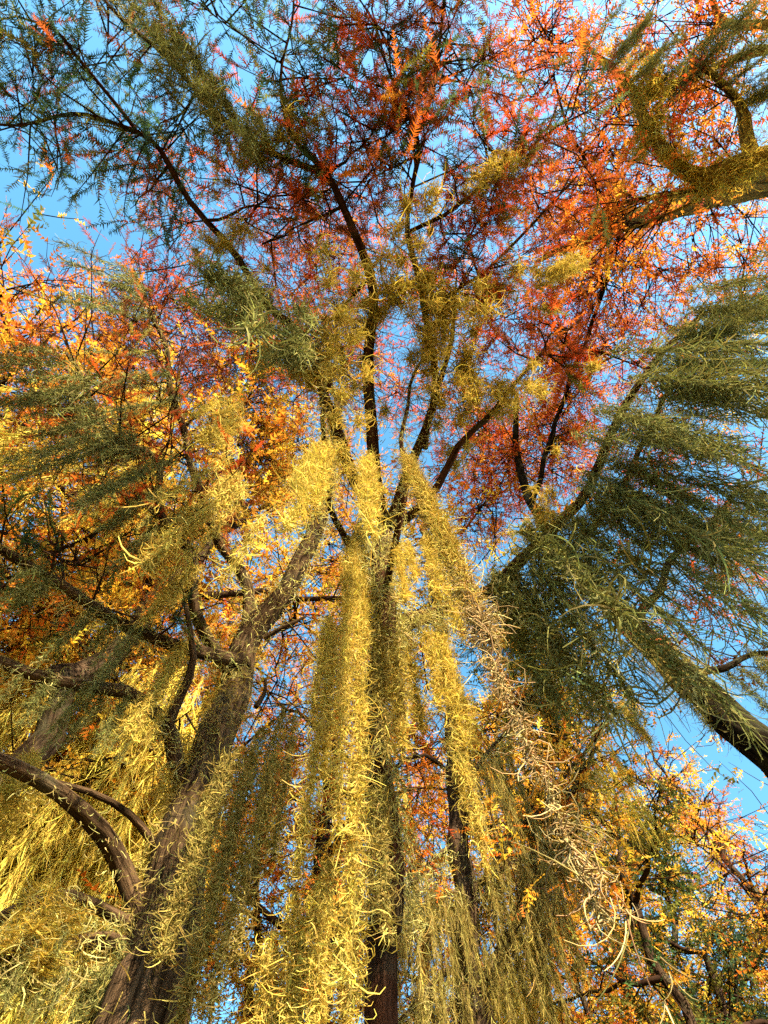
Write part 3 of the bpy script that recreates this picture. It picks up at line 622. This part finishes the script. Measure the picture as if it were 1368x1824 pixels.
clone(G, 'yellow cypress far behind the streamers right of the ridged trunk', 1020, 1560, 0, 1.45, 2.9, 0)
O = bg_tree('orange cypress high at the left, behind the green moss bunches', 130, 760, 14, 19, 3.2, P_ORANGE, 62, n=22, tw=28, dens=4, streamers=8)
clone(O, 'orange cypress crown cut by the left edge below the blue gap', -110, 640, 0, .8, 1.2, 0)
clone(O, 'amber cypress seen through the gap left of the central moss', 350, 1290, 0, 1.1, 2.2, 6)
clone(O, 'orange cypress behind the central golden moss', 590, 1240, 0, 1.2, 3.1, 4)
clone(O, 'orange cypress behind the left branch of the ridged trunk', 740, 1560, 0, 1.0, 4.0, 8)
clone(O, 'orange cypress low at the bottom right of centre', 1070, 1850, 0, .7, 5.1, 0)
clone(O, 'deep orange cypress behind the bare straight branch at left', 190, 1090, 0, 1.3, .5, 0)
Gn = bg_tree('dense green cypress in the lower right corner', 1300, 1800, 8.5, 12, 2.4, P_GREEN, 72, n=20, tw=30, dens=5, streamers=1)
bg_tree('yellow-green cypress behind the sky gap right of the beige rope', 990, 1330, 11, 16, 2.0, P_OLIVE, 76, n=14, tw=20, r0=.06)
bg_tree('small orange crown standing against the blue gap at lower right', 1225, 1470, 16, 18.5, 1.7, P_ORANGE, 70, n=10, tw=24, r0=.10, low=.7)
bg_tree('thin dark sparse cypress against blue sky at lower right', 1318, 1560, 11, 15, 1.8, P_DARK, 71, n=14, tw=12, r0=.10, dens=2)
def behind(label, x, y, H, r, pal, seed, **k):  # tree out of view, added to cast shade on the moss
    p = project(np.array([[x, y, H*.7]]))[0]
    return bg_tree(label, p[0], p[1], H*.7, H, r, pal, seed, **k)
behind('unseen rust cypress added behind the viewer to shade the left moss', 3.2, -7.6, 14, 1.4, P_RUST, 81, n=16, tw=22, dens=4, low=.42, size=.28)

# ================================================================== HANGING MOSS
# ---- the big bunches close above the viewer
near_moss((640, 930), (596, 1750), 1.20, [(0, 0, 0, 1.0, .030, 5200), (-.06, .02, -.35, .62, .030, 3600), (.04, .03, -.1, .55, .024, 2200), (-.025, -.03, -.2, .84, .022, 2600)],
          'longest golden moss curtain, hanging straight down the middle almost to the bottom edge', fl=.052, w=.0036, curl=(1.4, 4.4), down=.8, outw=.3)
near_moss((590, 1100), (506, 1580), 1.28, [(0, 0, 0, .98, .024, 2400), (.03, .02, -.05, .7, .024, 1600), (-.03, 0, 0, .5, .022, 1000)],
          'golden moss tail left of the longest curtain, ending in a ragged forked tip', fl=.052, w=.0036, curl=(1.4, 4.4), down=.8, outw=.3)
near_moss((722, 815), (1085, 1580), .62, [(0, 0, 0, .80, .032, 6400), (.01, .01, -.02, 1.0, .014, 2600), (-.01, -.02, 0, .62, .034, 3600)],
          'bright moss rope slanting right, turning to pale beige curls toward its tip', fl=.040, w=.0028, sides=3, col2=MOSS_DRY, core=False)
near_moss((1050, 1500), (1225, 1850), .62, [(0, 0, 0, .95, .006, 22), (.012, 0, -.04, .6, .006, 10)],
          'last few loose pale strands dangling at the lower right below the beige rope', fl=.05, w=.0020, sides=3, Mm=7, col=MOSS_DRY, down=1.9, curl=(.8, 3), core=False)
near_moss((575, 790), (545, 975), .36, [(0, 0, 0, .95, .024, 1800), (.03, 0, -.05, .75, .024, 1300), (-.02, .02, 0, .6, .022, 1000)],
          'short sunlit moss bunch left of the hub, just right of the curved limb', fl=.042, w=.0032, curl=(1.4, 4.4), down=.8, outw=.3)
near_moss((660, 815), (645, 980), .42, [(0, 0, 0, .9, .026, 1900), (-.03, 0, 0, .7, .022, 1200)],
          'golden moss bunch at the hub where the overhead limbs meet', fl=.042, w=.0032, curl=(1.4, 4.4), down=.8, outw=.3)
near_moss((708, 965), (733, 1085), 1.02, [(0, 0, 0, .9, .032, 1500), (.05, 0, 0, .7, .028, 1000)],
          'small golden moss bunch below the dark broken stub', fl=.05, w=.0038, curl=(1.4, 4.2), down=.8, outw=.3)
near_moss((765, 960), (812, 1150), 1.0, [(0, 0, 0, .95, .028, 1700), (.03, .02, 0, .8, .024, 1200), (-.04, 0, 0, .6, .024, 900)],
          'golden moss bunch tucked under the slanting beige rope', fl=.05, w=.0038, curl=(1.4, 4.2), down=.8, outw=.3)
near_moss((700, 1125), (712, 1350), 1.45, [(0, 0, 0, .95, .03, 1900), (.06, .03, 0, .75, .03, 1500), (-.04, 0, 0, .6, .026, 1100)],
          'golden moss curtain just right of the longest one, under the short dark branch', fl=.058, w=.0043, curl=(1.2, 4), down=.8, outw=.3)
near_moss((772, 1125), (795, 1360), 1.42, [(0, 0, 0, .95, .03, 1900), (.05, .03, 0, .8, .026, 1400), (-.05, 0, 0, .7, .026, 1100)],
          'golden moss curtain hanging in front of the top of the ridged trunk', fl=.058, w=.0043, curl=(1.2, 4), down=.8, outw=.3)
near_moss((588, 1530), (575, 2050), 1.85, [(0, 0, 0, 1, .045, 2900), (-.12, .05, -.1, .85, .04, 2200), (.09, .04, -.1, .8, .035, 1900), (-.2, .1, -.2, .75, .035, 1600)],
          'broad yellow moss curtain behind the longest one, running off the bottom edge', fl=.055, w=.0042, Mm=6, curl=(1.6, 4.6), down=.9, outw=.25)
near_moss((505, 1260), (440, 1830), 1.9, [(0, 0, 0, .98, .034, 2100), (-.10, .05, -.1, .8, .034, 1700), (.06, .04, 0, .6, .03, 1300), (-.2, .1, -.2, .7, .03, 1300)],
          'dull green moss curtain between the thick left trunk and the golden moss', fl=.058, w=.0043, Mm=6, curl=(1.6, 4.6), down=.9, outw=.25, col=MOSS_SHADE_OLIVE)
near_moss((452, 1330), (352, 1850), 2.05, [(0, 0, 0, .98, .034, 2100), (-.12, -.03, -.1, .75, .034, 1700), (.12, .04, 0, .8, .03, 1500)],
          'grey-green moss draping down the right side of the thick left trunk', fl=.058, w=.0043, Mm=6, curl=(1.6, 4.6), down=.9, outw=.25, col=MOSS_SHADE_OLIVE)
near_moss((675, 975), (672, 1400), 1.38, [(0, 0, 0, .95, .03, 2300), (-.04, .02, -.1, .7, .03, 1600), (.04, .02, -.05, .8, .028, 1600)],
          'olive moss curtain covering the slim leaning trunk, right behind the longest one', fl=.058, w=.0043, curl=(1.2, 4), down=.8, outw=.3, col=MOSS_SHADE_OLIVE)
near_moss((682, 1380), (690, 1700), 1.72, [(0, 0, 0, .95, .022, 1100), (-.04, .02, -.05, .7, .02, 700)],
          'olive moss tail low on the slim leaning trunk, above its bare reddish foot', fl=.055, w=.0042, Mm=6, curl=(1.6, 4.6), down=.9, outw=.25, col=MOSS_SHADE_OLIVE)

# ---- overhead tufts and bunches on the slim leaning tree
for (x, y, tx, ty, lab, wd) in [
    (612, 655, 600, 690, 'largest of the round golden tufts overhead, left of the straight middle limb', 1.0),
    (556, 682, 530, 700, 'golden tuft overhead on the left limb, below the round one', .9),
    (592, 604, 575, 590, 'small pale tuft where the left limb bends overhead', .6),
    (690, 510, 700, 470, 'golden tuft just right of the straight middle limb', .9),
    (758, 505, 780, 450, 'wide golden tuft right of the straight middle limb, higher of the pair', 1.1),
    (772, 590, 800, 575, 'golden tuft overhead between middle limb and right limb', .8),
    (765, 680, 780, 705, 'golden tuft in the row overhead, nearest the right upright limb', .95),
    (835, 690, 860, 700, 'golden tuft in the row overhead, second from the right', .9),
    (905, 690, 935, 700, 'golden tuft at the right end of the row overhead', .85),
    (655, 560, 640, 540, 'pale small tuft wrapped on the straight middle limb', .6)]:
    moss('tuft', x, y, B, (tx, ty), lab, wd*1.3)
for (k, x, y, tx, ty, lab, wd) in [
    ('tail', 962, 495, 1010, 445, 'loose olive moss bunch among red leaves, upper right of the hub', .9),
    ('tuft', 900, 520, 930, 490, 'small olive tuft beside the bunch among red leaves', .9),
    ('tuft', 860, 330, 890, 290, 'small pale tuft on a thin branch among red sprays near the top', .8),
    ('gcurtain', 430, 222, 385, 105, 'grey-green moss bunch on the upper left limb against blue sky', .9),
    ('gcurtain', 340, 140, 290, 30, 'thin grey moss veil at the top edge, upper left', .9),
    ('tuft', 480, 270, 450, 230, 'grey tuft where the upper left limb forks', .8),
    ('tuft', 415, 445, 365, 430, 'pale green tuft on the left limb, upper left of the golden ones', .75),
    ('gtail', 470, 560, 330, 590, 'broad green moss bunch left of the left limb, below the pale tuft', .9),
    ('gtail', 545, 620, 420, 640, 'short green moss tail pointing left from the bend of the left limb', .8)]:
    moss(k, x, y, B, (tx, ty), lab, wd)
# ---- right-hand limb
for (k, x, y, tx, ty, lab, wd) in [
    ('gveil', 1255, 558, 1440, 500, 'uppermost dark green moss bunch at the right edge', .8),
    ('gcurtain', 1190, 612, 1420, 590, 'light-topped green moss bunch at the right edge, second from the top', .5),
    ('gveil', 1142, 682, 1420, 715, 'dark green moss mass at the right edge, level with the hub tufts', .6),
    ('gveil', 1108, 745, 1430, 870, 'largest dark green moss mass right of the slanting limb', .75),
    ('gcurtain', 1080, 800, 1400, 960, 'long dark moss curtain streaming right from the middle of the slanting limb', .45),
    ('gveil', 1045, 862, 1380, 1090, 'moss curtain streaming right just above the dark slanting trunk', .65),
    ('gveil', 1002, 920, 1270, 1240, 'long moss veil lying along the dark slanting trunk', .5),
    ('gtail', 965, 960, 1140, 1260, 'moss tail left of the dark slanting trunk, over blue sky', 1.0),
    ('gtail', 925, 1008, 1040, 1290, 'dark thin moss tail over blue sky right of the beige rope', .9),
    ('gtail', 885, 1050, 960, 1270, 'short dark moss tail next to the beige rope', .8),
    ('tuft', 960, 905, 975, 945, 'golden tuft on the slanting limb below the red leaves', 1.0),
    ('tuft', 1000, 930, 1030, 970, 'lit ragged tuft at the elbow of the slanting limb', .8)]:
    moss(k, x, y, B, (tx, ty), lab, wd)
# ---- left tree
for (k, x, y, tx, ty, lab, wd) in [
    ('curtain', 440, 860, 350, 1060, 'big fan of olive moss left of the curved limb', .75),
    ('tail', 365, 900, 300, 1060, 'olive moss tail left of the big fan', 1.0),
    ('tail', 345, 1010, 285, 1130, 'olive moss tail hanging in front of the upright left limb', .7),
    ('gcurtain', 288, 880, 150, 940, 'dark moss bunch streaming left, lowest of the left-edge group', .5),
    ('gcurtain', 255, 800, 80, 880, 'dark moss bunch streaming left, second lowest of the left-edge group', .6),
    ('gcurtain', 200, 750, 0, 840, 'dark green moss bunch at left edge, middle of the group', .6),
    ('gcurtain', 150, 690, -20, 745, 'highest dark moss bunch at the left edge, beside orange leaves', .7),
    ('gcurtain', 300, 670, 150, 690, 'green moss bunch around the thin upright left limb', .5),
    ('gcurtain', 262, 540, 90, 530, 'pale moss spray reaching toward the left edge below the blue gap', .5),
    ('tail', 420, 740, 380, 815, 'short grey-green moss tail above the big olive fan', .9),
    ('tail', 330, 1155, 275, 1330, 'brown-green moss tail between the thick trunk and the bare left branch', .7),
    ('gcurtain', 215, 1112, 160, 1240, 'dark moss curtain under the long straight bare branch at left', .55),
    ('gtail', 90, 1028, 20, 1150, 'dark moss under the end of the long straight branch, left edge', .8),
    ('gcurtain', 215, 1245, 170, 1350, 'dark hanging moss below the bowed left branch', .5),
    ('gcurtain', 100, 1205, 50, 1310, 'dark hanging moss where the bowed branch meets the left edge', .5),
    ('tail', 415, 1215, 385, 1345, 'olive moss bunch at the fork of the thick left trunk', 1.1),
    ('tail', 350, 1330, 290, 1560, 'moss tail clinging to the upper thick left trunk', .9),
    ('gveil', 150, 1690, 100, 1830, 'olive moss curtain under the lowest bare branch, bottom left corner', .6),
    ('gveil', 40, 1692, -15, 1790, 'olive moss curtain under the lowest bare branch at the left edge', .5),
    ('tail', 110, 1608, 60, 1730, 'thin moss between the two lowest bare branches at left', 1.0),
    ('tail', 40, 1375, -20, 1500, 'moss under the tip of the thick crooked branch, left edge', 1.0)]:
    moss(k, x, y, A, (tx, ty), lab, wd)
# ---- ridged trunk and its branches
for (k, x, y, tx, ty, lab, wd) in [
    ('tail', 806, 1310, 826, 1560, 'yellow lit moss running down the upper part of the ridged trunk', 1.0),
    ('gstreamer', 865, 1345, 890, 1520, 'olive streamers high on the first right branch of the ridged trunk', .6),
    ('gstreamer', 860, 1565, 885, 1720, 'broad dark moss curtain right beside the ridged trunk', .7),
    ('gstreamer', 920, 1545, 945, 1680, 'dark moss streamers next to the broad curtain, right of the ridged trunk', .6),
    ('gstreamer', 985, 1500, 1025, 1680, 'dark peaked moss curtain below the branch end, over blue sky', .6),
    ('gstreamer', 945, 1612, 970, 1790, 'thin dark streamers under the rising branch near bottom', .6),
    ('gstreamer', 905, 1675, 915, 1850, 'olive streamers low under the rising branch at the bottom edge', .6),
    ('gstreamer', 966, 1434, 1000, 1580, 'golden-olive streamers hanging from the steep second branch', .6),
    ('streamer', 1050, 1330, 1110, 1480, 'yellow-topped streamers below the green leaves, right of the beige rope', .5),
    ('tail', 1100, 1255, 1150, 1345, 'short bright yellow moss bunch against sky above the blue gap', 1.0),
    ('gstreamer', 785, 1592, 788, 1770, 'square dark moss fringe left of the ridged trunk', .45),
    ('gstreamer', 740, 1565, 735, 1730, 'brown-green streamers under the left branch of the ridged trunk', .5),
    ('gstreamer', 690, 1605, 675, 1780, 'streamers at the tip of the left branch of the ridged trunk', .5),
    ('gstreamer', 765, 1745, 765, 1900, 'streamers on the lowest left branch of the ridged trunk, bottom edge', .5)]:
    moss(k, x, y, C, (tx, ty), lab, wd)
# ---- dark slanting trunk and the corner limbs
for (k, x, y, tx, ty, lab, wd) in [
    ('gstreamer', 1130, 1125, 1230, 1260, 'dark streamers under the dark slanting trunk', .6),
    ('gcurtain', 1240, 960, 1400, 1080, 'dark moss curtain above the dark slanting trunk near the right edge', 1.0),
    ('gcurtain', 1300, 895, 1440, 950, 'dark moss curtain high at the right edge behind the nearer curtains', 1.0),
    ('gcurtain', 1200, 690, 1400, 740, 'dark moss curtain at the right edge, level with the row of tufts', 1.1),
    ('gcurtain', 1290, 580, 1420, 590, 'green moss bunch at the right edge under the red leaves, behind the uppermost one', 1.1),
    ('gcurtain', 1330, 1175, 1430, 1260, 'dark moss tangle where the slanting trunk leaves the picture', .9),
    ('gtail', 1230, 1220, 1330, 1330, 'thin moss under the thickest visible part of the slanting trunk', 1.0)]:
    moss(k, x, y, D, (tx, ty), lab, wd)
for (k, x, y, tx, ty, lab, wd) in [
    ('gcurtain', 1190, 165, 1330, 70, 'long grey-green moss mass slanting to the upper right corner', .7),
    ('gcurtain', 1270, 125, 1400, 10, 'grey-green moss mass filling the upper right corner', .65),
    ('gcurtain', 1100, 110, 1200, 20, 'soft grey moss cloud left of the upper right corner', .7),
    ('gtail', 1312, 190, 1400, 150, 'moss bunch at the right edge above the crooked yellow limb', 1.0),
    ('pad', 1150, 215, 1180, 195, 'bright yellow moss cushion on the crooked limb, upper bend', 1.2),
    ('pad', 1215, 300, 1240, 290, 'bright yellow moss cushion on the crooked limb, lower bend', 1.0)]:
    moss(k, x, y, E, (tx, ty), lab, wd)
